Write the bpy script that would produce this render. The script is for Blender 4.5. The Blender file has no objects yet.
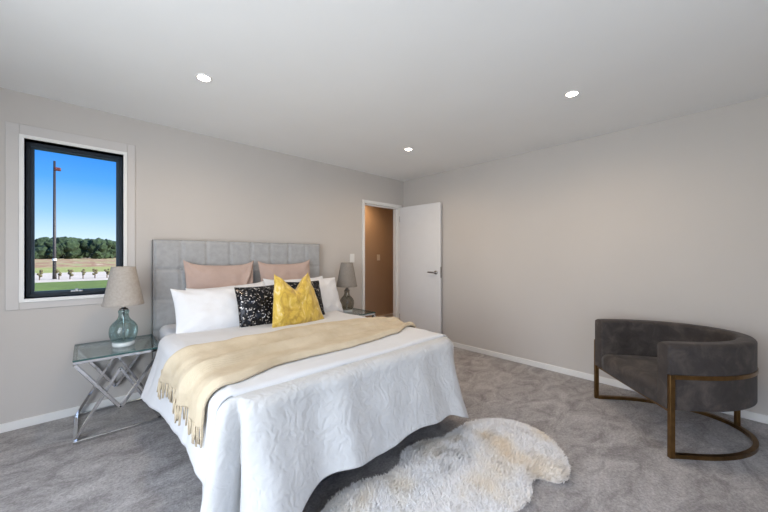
import bpy, bmesh, math, random
from mathutils import Vector, Matrix, noise

C = bpy.context.scene.collection
S = bpy.context.scene
PI = math.pi

# ------------------------------------------------------------------ camera
WX, WY, WH = 3.645, 3.434, 2.40          # right wall, headboard wall, ceiling height
LX, FY = -1.35, -1.45                    # walls behind the camera
cam_d = bpy.data.cameras.new('camera')
cam = bpy.data.objects.new('camera', cam_d)
C.objects.link(cam)
cam.location = (0, 0, 1.229)
cam.rotation_euler = (PI / 2, 0, -math.atan2(0.6845, 0.729))
cam_d.sensor_width = 36.0
cam_d.lens = 36.0 * 318.0 / 768.0
cam_d.clip_start = 0.02
cam_d.clip_end = 2000
S.camera = cam

# ------------------------------------------------------------------ world: clear sky
w = bpy.data.worlds.new('sky')
S.world = w
w.use_nodes = True
nt = w.node_tree
nt.nodes.clear()
out = nt.nodes.new('ShaderNodeOutputWorld')
bg = nt.nodes.new('ShaderNodeBackground')
geo = nt.nodes.new('ShaderNodeTexCoord')
sep = nt.nodes.new('ShaderNodeSeparateXYZ')
ramp = nt.nodes.new('ShaderNodeValToRGB')
nt.links.new(geo.outputs['Generated'], sep.inputs[0])
nt.links.new(sep.outputs['Z'], ramp.inputs[0])
cr = ramp.color_ramp
cr.elements[0].position = 0.0
cr.elements[0].color = (0.62, 0.76, 0.90, 1)
cr.elements[1].position = 0.24
cr.elements[1].color = (0.035, 0.25, 0.83, 1)
for p, c in ((0.04, (0.58, 0.76, 0.93, 1)), (0.10, (0.28, 0.55, 0.90, 1)), (0.17, (0.09, 0.36, 0.87, 1))):
    e = cr.elements.new(p)
    e.color = c
nt.links.new(ramp.outputs[0], bg.inputs[0])
bg.inputs[1].default_value = 1.0
nt.links.new(bg.outputs[0], out.inputs[0])

# ------------------------------------------------------------------ sun and daylight
def sun(direction, power, angle=0.6):
    d = bpy.data.lights.new('sun', 'SUN')
    d.energy = power
    d.angle = math.radians(angle)
    d.color = (1.0, 0.95, 0.86)
    o = bpy.data.objects.new('sun', d)
    C.objects.link(o)
    o.rotation_euler = Vector(direction).to_track_quat('-Z', 'Y').to_euler()
    o.location = (0, 0, 12)
    return o

def area(name, loc, direction, sx, sy, power, color):
    d = bpy.data.lights.new(name, 'AREA')
    d.shape = 'RECTANGLE'
    d.size, d.size_y = sx, sy
    d.energy = power
    d.color = color
    o = bpy.data.objects.new(name, d)
    C.objects.link(o)
    o.location = loc
    o.rotation_euler = Vector(direction).to_track_quat('-Z', 'Y').to_euler()
    return o

sun((-0.80, 0.62, -0.62), 8.0)
# daylight through the two glazed openings behind the camera
area('daylight_slider', (0.15, FY + 0.02, 1.18), (-0.25, 1, 0.25), 2.3, 1.9, 15, (0.92, 0.96, 1.0))
area('daylight_side', (LX + 0.02, 0.70, 1.15), (1, 0.0, -0.40), 1.9, 1.9, 64, (0.90, 0.955, 1.0))

S.view_settings.view_transform = 'Standard'
S.view_settings.look = 'None'
S.view_settings.gamma = 1.0
S.view_settings.use_curve_mapping = False
S.view_settings.exposure = 0.34
S.cycles.max_bounces = 12
S.cycles.diffuse_bounces = 6
S.cycles.transparent_max_bounces = 16
S.cycles.caustics_reflective = False
S.cycles.caustics_refractive = False

# ------------------------------------------------------------------ materials
class Mat:
    def __init__(s, name):
        s.m = bpy.data.materials.new(name)
        s.m.use_nodes = True
        s.t = s.m.node_tree
        s.b = s.t.nodes['Principled BSDF']
        s.o = s.t.nodes['Material Output']
        s.co = None
    def n(s, kind, **kw):
        x = s.t.nodes.new(kind)
        for k, v in kw.items():
            if k in x.inputs:
                x.inputs[k].default_value = v
            else:
                setattr(x, k, v)
        return x
    def coord(s, scale=(1, 1, 1), which='Object'):
        if s.co is None:
            s.co = s.n('ShaderNodeTexCoord')
        mp = s.n('ShaderNodeMapping')
        mp.inputs['Scale'].default_value = scale
        s.t.links.new(s.co.outputs[which], mp.inputs[0])
        return mp.outputs[0]
    def noise(s, scale, detail=3, rough=0.5, stretch=(1, 1, 1), dist=0.0):
        x = s.n('ShaderNodeTexNoise')
        x.inputs['Scale'].default_value = scale
        x.inputs['Detail'].default_value = detail
        x.inputs['Roughness'].default_value = rough
        x.inputs['Distortion'].default_value = dist
        s.t.links.new(s.coord(stretch), x.inputs['Vector'])
        return x.outputs['Fac']
    def ramp(s, fac, stops):
        r = s.n('ShaderNodeValToRGB')
        e = r.color_ramp.elements
        e[0].position, e[0].color = stops[0][0], (*stops[0][1], 1)
        e[1].position, e[1].color = stops[-1][0], (*stops[-1][1], 1)
        for p, c in stops[1:-1]:
            k = e.new(p)
            k.color = (*c, 1)
        s.t.links.new(fac, r.inputs[0])
        return r.outputs[0]
    def color(s, sock):
        s.t.links.new(sock, s.b.inputs['Base Color'])
    def bump(s, fac, strength, dist=0.01, prev=None):
        b = s.n('ShaderNodeBump')
        b.inputs['Strength'].default_value = strength
        b.inputs['Distance'].default_value = dist
        s.t.links.new(fac, b.inputs['Height'])
        if prev is not None:
            s.t.links.new(prev, b.inputs['Normal'])
        s.t.links.new(b.outputs[0], s.b.inputs['Normal'])
        return b.outputs[0]
    def set(s, **kw):
        for k, v in kw.items():
            s.b.inputs[k.replace('_', ' ')].default_value = v
        return s

def plain(name, col, rough=0.6, metal=0.0, vary=0.04, scale=8, bump=0.0, bscale=200):
    m = Mat(name)
    lo = tuple(max(0, c * (1 - vary)) for c in col)
    hi = tuple(c * (1 + vary) for c in col)
    m.color(m.ramp(m.noise(scale), [(0.3, lo), (0.7, hi)]))
    m.set(Roughness=rough, Metallic=metal)
    if bump:
        m.bump(m.noise(bscale, 2), bump, 0.002)
    return m.m

def fabric(name, col, vary=0.08, rough=0.9, weave=400, bump=0.25, sheen=0.0, scale=5, big=0.0):
    m = Mat(name)
    lo = tuple(c * (1 - vary) for c in col)
    hi = tuple(min(1, c * (1 + vary)) for c in col)
    m.color(m.ramp(m.noise(scale, 5, 0.6), [(0.3, lo), (0.7, hi)]))
    m.set(Roughness=rough, Sheen_Weight=sheen)
    n1 = m.bump(m.noise(weave, 2), bump, 0.002)
    if big:
        m.bump(m.noise(14, 4), big, 0.02, n1)
    return m.m

def thin_glass(name, tint, gloss=0.08, rough=0.02, edge=1.5):
    m = Mat(name)
    t = m.t
    tr = m.n('ShaderNodeBsdfTransparent')
    tr.inputs[0].default_value = (*tint, 1)
    gl = m.n('ShaderNodeBsdfGlossy')
    gl.inputs['Roughness'].default_value = rough
    gl.inputs['Color'].default_value = (1, 1, 1, 1)
    lw = m.n('ShaderNodeLayerWeight')
    lw.inputs['Blend'].default_value = 0.35
    ma = m.n('ShaderNodeMath', operation='MULTIPLY_ADD')
    t.links.new(lw.outputs['Fresnel'], ma.inputs[0])
    ma.inputs[1].default_value = edge * 0.5
    ma.inputs[2].default_value = gloss
    ma.use_clamp = True
    mx = m.n('ShaderNodeMixShader')
    t.links.new(ma.outputs[0], mx.inputs[0])
    t.links.new(tr.outputs[0], mx.inputs[1])
    t.links.new(gl.outputs[0], mx.inputs[2])
    t.links.new(mx.outputs[0], m.o.inputs['Surface'])
    return m.m

def emitter(name, col, power):
    m = Mat(name)
    e = m.n('ShaderNodeEmission')
    e.inputs[0].default_value = (*col, 1)
    e.inputs[1].default_value = power
    m.t.links.new(e.outputs[0], m.o.inputs['Surface'])
    return m.m

M = {}
M['wall'] = plain('wall_paint', (0.545, 0.51, 0.48), 0.85, vary=0.012, scale=2, bump=0.05, bscale=120)
M['ceiling'] = plain('ceiling_paint', (0.84, 0.845, 0.84), 0.9, vary=0.01, scale=2)
M['hall'] = plain('hall_wall_warm_tint', (0.46, 0.36, 0.28), 0.85, vary=0.02, scale=2)  # warm lamplight is tinted into the hall wall colour
M['trim'] = plain('white_trim_paint', (0.78, 0.77, 0.75), 0.45, vary=0.01)
M['trim_wall'] = plain('greige_trim_paint', (0.57, 0.54, 0.52), 0.5, vary=0.01)
M['door'] = plain('door_paint', (0.74, 0.74, 0.75), 0.5, vary=0.012)
M['alu'] = plain('dark_aluminium', (0.008, 0.016, 0.028), 0.55, 0.0, vary=0.1)
M['alu_edge'] = plain('dark_aluminium_sash', (0.010, 0.028, 0.048), 0.5, 0.0, vary=0.1)
M['steel'] = plain('brushed_steel', (0.33, 0.32, 0.31), 0.3, 1.0)
M['chrome'] = plain('polished_chrome', (0.72, 0.73, 0.74), 0.10, 1.0, vary=0.02)
M['bronze'] = plain('aged_bronze', (0.21, 0.125, 0.05), 0.32, 1.0, vary=0.2, scale=20)
M['plastic'] = plain('white_plastic', (0.75, 0.74, 0.72), 0.4)
M['black_plastic'] = plain('black_plastic', (0.02, 0.02, 0.022), 0.45)
M['pane'] = thin_glass('window_glass', (0.985, 0.99, 0.99), 0.0, 0.0, 0.03)
M['table_glass'] = thin_glass('tinted_table_glass', (0.86, 0.93, 0.925), 0.10, 0.02, 1.2)
M['glass_edge'] = plain('glass_edge_green', (0.05, 0.12, 0.115), 0.12)
M['lamp_glass'] = thin_glass('blue_green_lamp_glass', (0.60, 0.72, 0.72), 0.04, 0.06, 0.7)
M['lamp_glass_smoke'] = thin_glass('smoke_lamp_glass', (0.60, 0.58, 0.52), 0.04, 0.06, 0.6)
M['acrylic'] = plain('frosted_white_base', (0.72, 0.77, 0.77), 0.25)
M['headboard'] = fabric('grey_headboard_weave', (0.37, 0.375, 0.385), 0.10, weave=260, bump=0.35, scale=18)
M['base'] = fabric('charcoal_bed_base', (0.03, 0.03, 0.033), 0.15)
M['mattress'] = fabric('mattress_ticking', (0.66, 0.66, 0.66), 0.03)
M['duvet'] = fabric('white_duvet_cotton', (0.66, 0.67, 0.69), 0.02, weave=500, bump=0.12, big=0.10)
M['pillow'] = fabric('white_pillow_cotton', (0.74, 0.75, 0.775), 0.02, weave=500, bump=0.12, big=0.22)
M['pink'] = fabric('dusty_pink_linen', (0.46, 0.345, 0.30), 0.07, weave=350, bump=0.3, big=0.25)
M['shade1'] = fabric('oatmeal_shade_linen', (0.40, 0.36, 0.32), 0.10, weave=420, bump=0.3, scale=60)
M['shade2'] = fabric('grey_shade_linen', (0.25, 0.225, 0.20), 0.10, weave=420, bump=0.3, scale=60)

def velvet():
    m = Mat('taupe_grey_velvet')
    m.color(m.ramp(m.noise(9, 6, 0.65, dist=0.6), [(0.30, (0.030, 0.024, 0.022)), (0.50, (0.048, 0.039, 0.036)), (0.70, (0.095, 0.077, 0.067))]))
    m.set(Roughness=0.85, Sheen_Weight=0.08, Sheen_Roughness=0.4)
    m.bump(m.noise(30, 5), 0.25, 0.004)
    return m.m
M['velvet'] = velvet()

def quilt():
    m = Mat('white_matelasse_quilt')
    m.color(m.ramp(m.noise(6), [(0.3, (0.52, 0.525, 0.53)), (0.7, (0.59, 0.595, 0.60))]))
    m.set(Roughness=0.9)
    v = m.n('ShaderNodeTexVoronoi', feature='SMOOTH_F1')
    v.inputs['Scale'].default_value = 36
    nz = m.n('ShaderNodeTexNoise')
    nz.inputs['Scale'].default_value = 9
    m.t.links.new(m.coord(), nz.inputs['Vector'])
    add = m.n('ShaderNodeVectorMath', operation='MULTIPLY_ADD')
    m.t.links.new(nz.outputs['Color'], add.inputs[0])
    add.inputs[1].default_value = (0.16, 0.16, 0.16)
    m.t.links.new(m.coord((1, 1, 0.7)), add.inputs[2])
    m.t.links.new(add.outputs[0], v.inputs['Vector'])
    n1 = m.bump(v.outputs['Distance'], 0.38, 0.012)
    n2 = m.bump(m.noise(24, 4, 0.6, (1, 1, 0.8), 0.8), 0.14, 0.010, n1)
    m.bump(m.noise(300, 2), 0.15, 0.002, n2)
    return m.m
M['quilt'] = quilt()

def throwm():
    m = Mat('straw_knit_throw')
    m.color(m.ramp(m.noise(7, 5, 0.6), [(0.3, (0.52, 0.43, 0.30)), (0.7, (0.64, 0.55, 0.41))]))
    m.set(Roughness=0.95)
    wv = m.n('ShaderNodeTexWave')
    wv.inputs['Scale'].default_value = 45
    wv.inputs['Distortion'].default_value = 2
    wv.bands_direction = 'Y'
    m.t.links.new(m.coord(), wv.inputs['Vector'])
    n1 = m.bump(wv.outputs['Fac'], 0.35, 0.004)
    m.bump(m.noise(220, 3), 0.4, 0.003, n1)
    return m.m
M['throw'] = throwm()

def carpetm():
    m = Mat('grey_cut_pile_carpet')
    a = m.ramp(m.noise(4.2, 7, 0.68, (1, 1.6, 1), 1.2), [(0.34, (0.255, 0.238, 0.238)), (0.48, (0.37, 0.352, 0.352)), (0.64, (0.49, 0.47, 0.47))])
    b = m.ramp(m.noise(75, 4, 0.75), [(0.30, (0.62, 0.62, 0.62)), (0.70, (1.30, 1.30, 1.30))])
    mx = m.n('ShaderNodeMix', data_type='RGBA', blend_type='MULTIPLY')
    mx.inputs[0].default_value = 1.0
    m.t.links.new(a, mx.inputs[6])
    m.t.links.new(b, mx.inputs[7])
    m.color(mx.outputs[2])
    m.set(Roughness=1.0, Sheen_Weight=0.1)
    n1 = m.bump(m.noise(260, 2), 0.9, 0.006)
    m.bump(m.noise(16, 5, 0.65), 0.5, 0.02, n1)
    return m.m
M['carpet'] = carpetm()

def sequin():
    m = Mat('black_sequins')
    v = m.n('ShaderNodeTexVoronoi')
    v.inputs['Scale'].default_value = 120
    m.t.links.new(m.coord(), v.inputs['Vector'])
    sp = m.n('ShaderNodeSeparateColor')
    m.t.links.new(v.outputs['Color'], sp.inputs[0])
    m.color(m.ramp(sp.outputs[0], [(0.0, (0.006, 0.006, 0.008)), (0.87, (0.012, 0.012, 0.016)), (0.93, (0.45, 0.42, 0.40)), (1.0, (0.8, 0.74, 0.68))]))  # scattered pale cells paint the sequin glints into the base colour
    m.set(Roughness=0.22, Metallic=0.4)
    m.bump(sp.outputs[1], 0.9, 0.01)
    return m.m
M['sequin'] = sequin()

def yellowm():
    m = Mat('mustard_feather_print')
    m.color(m.ramp(m.noise(12, 5, 0.6, (1, 1, 0.5), 2.0), [(0.36, (0.44, 0.27, 0.035)), (0.50, (0.62, 0.42, 0.05)), (0.58, (0.70, 0.50, 0.10)), (0.66, (0.78, 0.64, 0.33))]))
    m.set(Roughness=0.6, Sheen_Weight=0.4)
    n1 = m.bump(m.noise(350, 2), 0.2, 0.002)
    m.bump(m.noise(13, 4), 0.4, 0.02, n1)
    return m.m
M['yellow'] = yellowm()

def furm():
    m = Mat('cream_sheep_fleece')
    m.color(m.ramp(m.noise(3.4, 3, 0.5), [(0.50, (0.90, 0.89, 0.885)), (0.62, (0.90, 0.86, 0.80)), (0.76, (0.88, 0.78, 0.64))]))
    m.set(Roughness=0.9)
    tl = m.n('ShaderNodeBsdfTranslucent')
    m.t.links.new(m.b.inputs['Base Color'].links[0].from_socket, tl.inputs[0])
    mx = m.n('ShaderNodeMixShader')
    mx.inputs[0].default_value = 0.3
    m.t.links.new(m.b.outputs[0], mx.inputs[1])
    m.t.links.new(tl.outputs[0], mx.inputs[2])
    m.t.links.new(mx.outputs[0], m.o.inputs['Surface'])
    return m.m
M['fur'] = furm()
M['hide'] = plain('sheep_hide', (0.85, 0.80, 0.74), 0.9)
M['downlight_glow'] = emitter('downlight_glow', (1.0, 0.88, 0.72), 30)

def grass(name, stops, scale=0.6, stretch=(1, 1, 1)):
    m = Mat(name)
    m.color(m.ramp(m.noise(scale, 8, 0.7, stretch), stops))
    m.set(Roughness=1.0)
    return m.m
M['lawn'] = grass('mown_lawn', [(0.3, (0.06, 0.10, 0.010)), (0.7, (0.14, 0.20, 0.025))])
M['path'] = grass('pale_gravel', [(0.3, (0.42, 0.36, 0.28)), (0.7, (0.60, 0.52, 0.43))], 1.0)
M['verge'] = grass('green_verge', [(0.3, (0.20, 0.24, 0.05)), (0.7, (0.36, 0.34, 0.10))], 0.25)
M['field'] = grass('dry_field', [(0.38, (0.24, 0.27, 0.09)), (0.46, (0.36, 0.27, 0.12)), (0.53, (0.25, 0.11, 0.05)), (0.62, (0.54, 0.44, 0.27))], 0.16, (1, 0.22, 1))
M['leaves'] = grass('dark_pine_leaves', [(0.35, (0.012, 0.028, 0.014)), (0.65, (0.045, 0.075, 0.03))], 0.5)
M['sapling'] = grass('sapling_leaves', [(0.3, (0.07, 0.07, 0.03)), (0.7, (0.16, 0.13, 0.07))], 5)
M['bark'] = plain('bark', (0.10, 0.07, 0.05), 0.9)
M['pole'] = plain('dark_pole_paint', (0.025, 0.02, 0.02), 0.5)
M['red'] = plain('red_lamp_housing', (0.10, 0.02, 0.018), 0.5)

# ------------------------------------------------------------------ helpers
def link(name, me, mat=None, parent=None, smooth=False):
    o = bpy.data.objects.new(name, me)
    C.objects.link(o)
    if mat:
        me.materials.append(mat)
    if parent is not None:
        o.parent = parent
    if smooth:
        for p in me.polygons:
            p.use_smooth = True
    return o

def obj(name, bm, mat, parent=None, smooth=False):
    me = bpy.data.meshes.new(name)
    bm.normal_update()
    bm.to_mesh(me)
    bm.free()
    return link(name, me, mat, parent, smooth)

def raw(name, verts, faces, mat, parent=None, smooth=True):
    me = bpy.data.meshes.new(name)
    me.from_pydata([tuple(v) for v in verts], [], faces)
    me.update()
    return link(name, me, mat, parent, smooth)

def tag(o, label=None, cat=None, group=None, kind=None):
    if label: o['label'] = label
    if cat: o['category'] = cat
    if group: o['group'] = group
    if kind: o['kind'] = kind
    return o

def empty(name, loc=(0, 0, 0), rz=0.0):
    o = bpy.data.objects.new(name, None)
    o.empty_display_size = 0.1
    C.objects.link(o)
    o.location = loc
    o.rotation_euler = (0, 0, rz)
    return o

def copy_tree(o, parent=None):
    c = o.copy()
    C.objects.link(c)
    c.parent = parent
    for ch in list(o.children):
        copy_tree(ch, c)
    return c

def box(bm, x0, x1, y0, y1, z0, z1, bevel=0.0, seg=2):
    r = bmesh.ops.create_cube(bm, size=1.0)
    vs = r['verts']
    for v in vs:
        v.co = Vector(((x0 + x1) / 2 + v.co.x * (x1 - x0), (y0 + y1) / 2 + v.co.y * (y1 - y0), (z0 + z1) / 2 + v.co.z * (z1 - z0)))
    if bevel:
        es = list({e for v in vs for e in v.link_edges})
        bmesh.ops.bevel(bm, geom=es, offset=bevel, segments=seg, profile=0.5, affect='EDGES')
    return bm

def B(*a, **k):
    return box(bmesh.new(), *a, **k)

def bar(bm, p, q, wx, wy, up=(0, 0, 1), bevel=0.0):
    """rectangular bar from p to q"""
    p, q = Vector(p), Vector(q)
    d = (q - p)
    L = d.length
    z = d.normalized()
    u = Vector(up)
    if abs(z.dot(u)) > 0.99:
        u = Vector((0, 1, 0))
    x = u.cross(z).normalized()
    y = z.cross(x)
    r = bmesh.ops.create_cube(bm, size=1.0)
    vs = r['verts']
    for v in vs:
        c = v.co.copy()
        v.co = p + x * c.x * wx + y * c.y * wy + z * ((c.z + 0.5) * L)
    if bevel:
        es = list({e for v in vs for e in v.link_edges})
        bmesh.ops.bevel(bm, geom=es, offset=bevel, segments=1, affect='EDGES')

def lathe(bm, prof, seg=40, c=(0, 0, 0), cap0=False, cap1=False):
    rings = []
    for r, z in prof:
        rings.append([bm.verts.new((c[0] + r * math.cos(2 * PI * i / seg), c[1] + r * math.sin(2 * PI * i / seg), c[2] + z)) for i in range(seg)])
    for a, b in zip(rings, rings[1:]):
        for i in range(seg):
            j = (i + 1) % seg
            bm.faces.new((a[i], a[j], b[j], b[i]))
    if cap0: bm.faces.new(rings[0][::-1])
    if cap1: bm.faces.new(rings[-1])
    return bm

def tube(bm, pts, r, seg=10, square=False, closed=False, rz=None):
    pts = [Vector(p) for p in pts]
    n = len(pts)
    rings = []
    k = 4 if square else seg
    rz = rz or r
    for i, p in enumerate(pts):
        a = pts[(i - 1) % n] if (i > 0 or closed) else p
        b = pts[(i + 1) % n] if (i < n - 1 or closed) else p
        t = (b - a).normalized()
        up = Vector((0, 0, 1)) if abs(t.z) < 0.95 else Vector((0, 1, 0))
        x = up.cross(t).normalized()
        y = t.cross(x).normalized()
        ring = []
        for j in range(k):
            if square:
                sx, sy = ((1, 1), (-1, 1), (-1, -1), (1, -1))[j]
                ring.append(bm.verts.new(p + x * sx * r + y * sy * rz))
            else:
                an = 2 * PI * j / k
                ring.append(bm.verts.new(p + x * math.cos(an) * r + y * math.sin(an) * rz))
        rings.append(ring)
    m = n if closed else n - 1
    for i in range(m):
        a, b = rings[i], rings[(i + 1) % n]
        for j in range(k):
            q = (j + 1) % k
            bm.faces.new((a[j], a[q], b[q], b[j]))
    if not closed:
        bm.faces.new(rings[0][::-1])
        bm.faces.new(rings[-1])
    return bm

def mod_bevel(o, w_, seg=2):
    m = o.modifiers.new('bevel', 'BEVEL')
    m.width = w_
    m.segments = seg
    m.limit_method = 'ANGLE'
    return o

def nz(x, y, z=0.0):
    return noise.noise(Vector((x, y, z)))

def fbm(x, y, z=0.0, o=4):
    a, s, f = 0.0, 1.0, 1.0
    for _ in range(o):
        a += s * nz(x * f, y * f, z * f)
        s *= 0.5
        f *= 2.03
    return a

# ------------------------------------------------------------------ room shell
def structure(o, label=None):
    o['kind'] = 'structure'
    if label: o['label'] = label
    return o

T = 0.14
structure(obj('floor', B(LX - T, WX + 2.2, FY - T, WY + 0.005, -0.12, 0.0), M['carpet']), 'grey mottled cut-pile carpet')
structure(obj('ceiling', B(LX - T, WX + T, FY - T, WY + T, WH, WH + 0.12), M['ceiling']), 'flat white painted ceiling')

# headboard wall, with the window and the doorway cut out
wx0, wx1, wz0, wz1 = -0.320, 0.232, 0.921, 2.074      # window opening
dx0, dx1, dz1 = 2.835, 3.560, 1.985                   # door opening
bm = bmesh.new()
for a in ((LX - T, wx0, 0, WH), (wx0, wx1, 0, wz0), (wx0, wx1, wz1, WH), (wx1, dx0, 0, WH), (dx0, dx1, dz1, WH), (dx1, WX + T, 0, WH)):
    box(bm, a[0], a[1], WY, WY + 0.12, a[2], a[3])
bmesh.ops.remove_doubles(bm, verts=bm.verts, dist=1e-5)
structure(obj('wall_back', bm, M['wall']), 'greige painted wall behind the bed')
structure(obj('wall_right', B(WX, WX + T, FY - T, WY, 0, WH), M['wall']), 'plain greige wall behind the armchair')

# wall behind the camera, with a glazed slider
sx0, sx1, sz1 = -1.05, 1.35, 2.13
bm = bmesh.new()
for a in ((LX - T, sx0, 0, WH), (sx0, sx1, sz1, WH), (sx1, WX + T, 0, WH)):
    box(bm, a[0], a[1], FY - T, FY, a[2], a[3])
structure(obj('wall_front', bm, M['wall']))
bm = bmesh.new()
gy0, gy1, gz0, gz1 = -0.20, 1.80, 0.12, 2.13
for a in ((FY, gy0, 0, WH), (gy0, gy1, 0, gz0), (gy0, gy1, gz1, WH), (gy1, WY, 0, WH)):
    box(bm, LX - T, LX, a[0], a[1], a[2], a[3])
structure(obj('wall_left', bm, M['wall']))

def frame_y(name, x0, x1, z0, z1, y, depth, wd, mat, parent, n_mull=0):
    bm = bmesh.new()
    box(bm, x0, x1, y, y + depth, z0, z0 + wd, 0.003)
    box(bm, x0, x1, y, y + depth, z1 - wd, z1, 0.003)
    box(bm, x0, x0 + wd, y, y + depth, z0 + wd, z1 - wd, 0.003)
    box(bm, x1 - wd, x1, y, y + depth, z0 + wd, z1 - wd, 0.003)
    for k in range(n_mull):
        xm = x0 + (x1 - x0) * (k + 1) / (n_mull + 1)
        box(bm, xm - wd / 2, xm + wd / 2, y, y + depth, z0 + wd, z1 - wd, 0.003)
    return obj(name, bm, mat, parent)

# window_1 : the one in view
win = structure(empty('window_1', ((wx0 + wx1) / 2, WY, wz0)), 'dark aluminium framed window in a pale architrave')
def sub(o, p):
    o.parent = p
    o.matrix_parent_inverse = Matrix.Translation(-Vector(p.location))
    return o
yd = WY + 0.075
# liner (the white reveal)
bm = bmesh.new()
lt = 0.024
box(bm, wx0 - lt, wx0, WY - 0.016, yd + 0.03, wz0 - lt, wz1 + lt)
box(bm, wx1, wx1 + lt, WY - 0.016, yd + 0.03, wz0 - lt, wz1 + lt)
box(bm, wx0, wx1, WY - 0.016, yd + 0.03, wz1, wz1 + lt)
box(bm, wx0, wx1, WY - 0.018, yd + 0.03, wz0 - lt, wz0)
sub(obj('reveal_liner', bm, M['trim']), win)
# architrave
bm = bmesh.new()
ax0, ax1, az0, az1 = wx0 - 0.089, wx1 + 0.078, wz0 - 0.076, wz1 + 0.098
def picture_frame(bm, x0, x1, z0, z1, ix0, ix1, iz0, iz1, yf, yb):
    box(bm, x0, ix0, yf, yb, z0, z1, 0.003)
    box(bm, ix1, x1, yf, yb, z0, z1, 0.003)
    box(bm, ix0, ix1, yf, yb, iz1, z1, 0.003)
    box(bm, ix0, ix1, yf, yb, z0, iz0, 0.003)
picture_frame(bm, ax0, ax1, az0, az1, wx0 - lt, wx1 + lt, wz0 - lt, wz1 + lt, WY - 0.008, WY + 0.001)
sub(obj('architrave', bm, M['trim_wall']), win)
sub(frame_y('outer_frame', wx0, wx1, wz0, wz1, yd, 0.05, 0.024, M['alu'], None), win)
sash = sub(frame_y('sash', wx0 + 0.018, wx1 - 0.018, wz0 + 0.018, wz1 - 0.018, yd + 0.012, 0.04, 0.023, M['alu_edge'], None), win)
bm = B(-0.085, -0.015, yd - 0.004, yd + 0.012, wz0 + 0.024, wz0 + 0.040, 0.003)
box(bm, -0.060, -0.040, yd - 0.018, yd - 0.004, wz0 + 0.026, wz0 + 0.052, 0.003)
sub(obj('latch', bm, M['steel']), win)
sub(obj('glass_pane', B(wx0 + 0.04, wx1 - 0.04, yd + 0.030, yd + 0.034, wz0 + 0.04, wz1 - 0.04), M['pane']), win)

# the glazing behind the camera
w2 = structure(empty('window_2', (sx0, FY, 0)))
sub(frame_y('outer_frame', sx0, sx1, 0.0, sz1, FY - 0.10, 0.05, 0.05, M['alu'], None, 1), w2)
sub(obj('glass_pane', B(sx0 + 0.03, sx1 - 0.03, FY - 0.08, FY - 0.076, 0.03, sz1 - 0.03), M['pane']), w2)
w3 = structure(empty('window_3', (LX, gy0, gz0)))
bm = bmesh.new()
for a in ((gy0, gy1, gz0, gz0 + .05), (gy0, gy1, gz1 - .05, gz1), (gy0, gy0 + .05, gz0, gz1), (gy1 - .05, gy1, gz0, gz1)):
    box(bm, LX - 0.10, LX - 0.05, a[0], a[1], a[2], a[3])
sub(obj('outer_frame', bm, M['alu']), w3)
sub(obj('glass_pane', B(LX - 0.08, LX - 0.076, gy0 + .03, gy1 - .03, gz0 + .03, gz1 - .03), M['pane']), w3)

# doorway lining, architrave, the open leaf
dt = structure(empty('trim_1', (dx0, WY, 0)), 'pale door lining and architrave')
bm = bmesh.new()
box(bm, dx0 - 0.002, dx0 + 0.014, WY - 0.010, WY + 0.13, 0, dz1)
box(bm, dx1 - 0.014, dx1 + 0.002, WY - 0.010, WY + 0.13, 0, dz1)
box(bm, dx0 - 0.002, dx1 + 0.002, WY - 0.010, WY + 0.13, dz1 - 0.014, dz1 + 0.002)
box(bm, dx1 - 0.030, dx1 - 0.014, WY + 0.045, WY + 0.075, 0, dz1 - 0.014)
box(bm, dx0 + 0.014, dx1 - 0.030, WY + 0.045, WY + 0.075, dz1 - 0.030, dz1 - 0.014)
sub(obj('door_lining', bm, M['trim']), dt)
bm = bmesh.new()
box(bm, dx0 - 0.030, dx0 - 0.002, WY - 0.014, WY, 0, dz1 + 0.030, 0.003)
box(bm, dx0 - 0.002, dx1 + 0.030, WY - 0.014, WY, dz1 + 0.002, dz1 + 0.030, 0.003)
box(bm, dx1 + 0.002, dx1 + 0.030, WY - 0.014, WY, 0, dz1 + 0.002, 0.003)
sub(obj('architrave', bm, M['trim']), dt)

leaf = structure(empty('door_1', (dx1 - 0.004, WY - 0.022, 0), math.atan2(2.672 - (WY - 0.022), 3.587 - (dx1 - 0.004))), 'open white flush door with a dark lever handle')
LW = 0.742
obj('door_leaf', B(0, LW, -0.018, 0.018, 0.012, 1.975, 0.002), M['door'], leaf)
bm = bmesh.new()
hx, hz = LW - 0.065, 1.0
r = bmesh.ops.create_cone(bm, cap_ends=True, segments=28, radius1=0.026, radius2=0.026, depth=0.010, matrix=Matrix.Translation((hx, -0.023, hz)) @ Matrix.Rotation(PI / 2, 4, 'X'))
tube(bm, [(hx, -0.024, hz), (hx, -0.052, hz)], 0.010, 12)
tube(bm, [(hx + 0.006, -0.056, hz), (hx - 0.02, -0.060, hz), (hx - 0.06, -0.060, hz), (hx - 0.115, -0.056, hz)], 0.010, 12)
obj('door_handle', bm, M['steel'], leaf, True)
obj('latch_plate', B(LW, LW + 0.002, -0.012, 0.012, 0.93, 1.08, 0.0), M['steel'], leaf)
for z in (0.25, 1.75):
    obj('hinge', tube(bmesh.new(), [(-0.006, -0.012, z), (-0.006, -0.012, z + 0.09)], 0.006, 10), M['steel'], leaf)

# skirting boards
def board(name, *a):
    o = obj(name, B(*a, 0, 0.062, 0.004), M['trim'])
    structure(o, 'low white painted skirting board')
board('baseboard_back', LX, dx0 - 0.030, WY - 0.013, WY)
board('baseboard_right', WX - 0.013, WX, FY, WY - 0.03)
board('baseboard_left', LX, LX + 0.013, FY, WY - 0.013)

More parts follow.
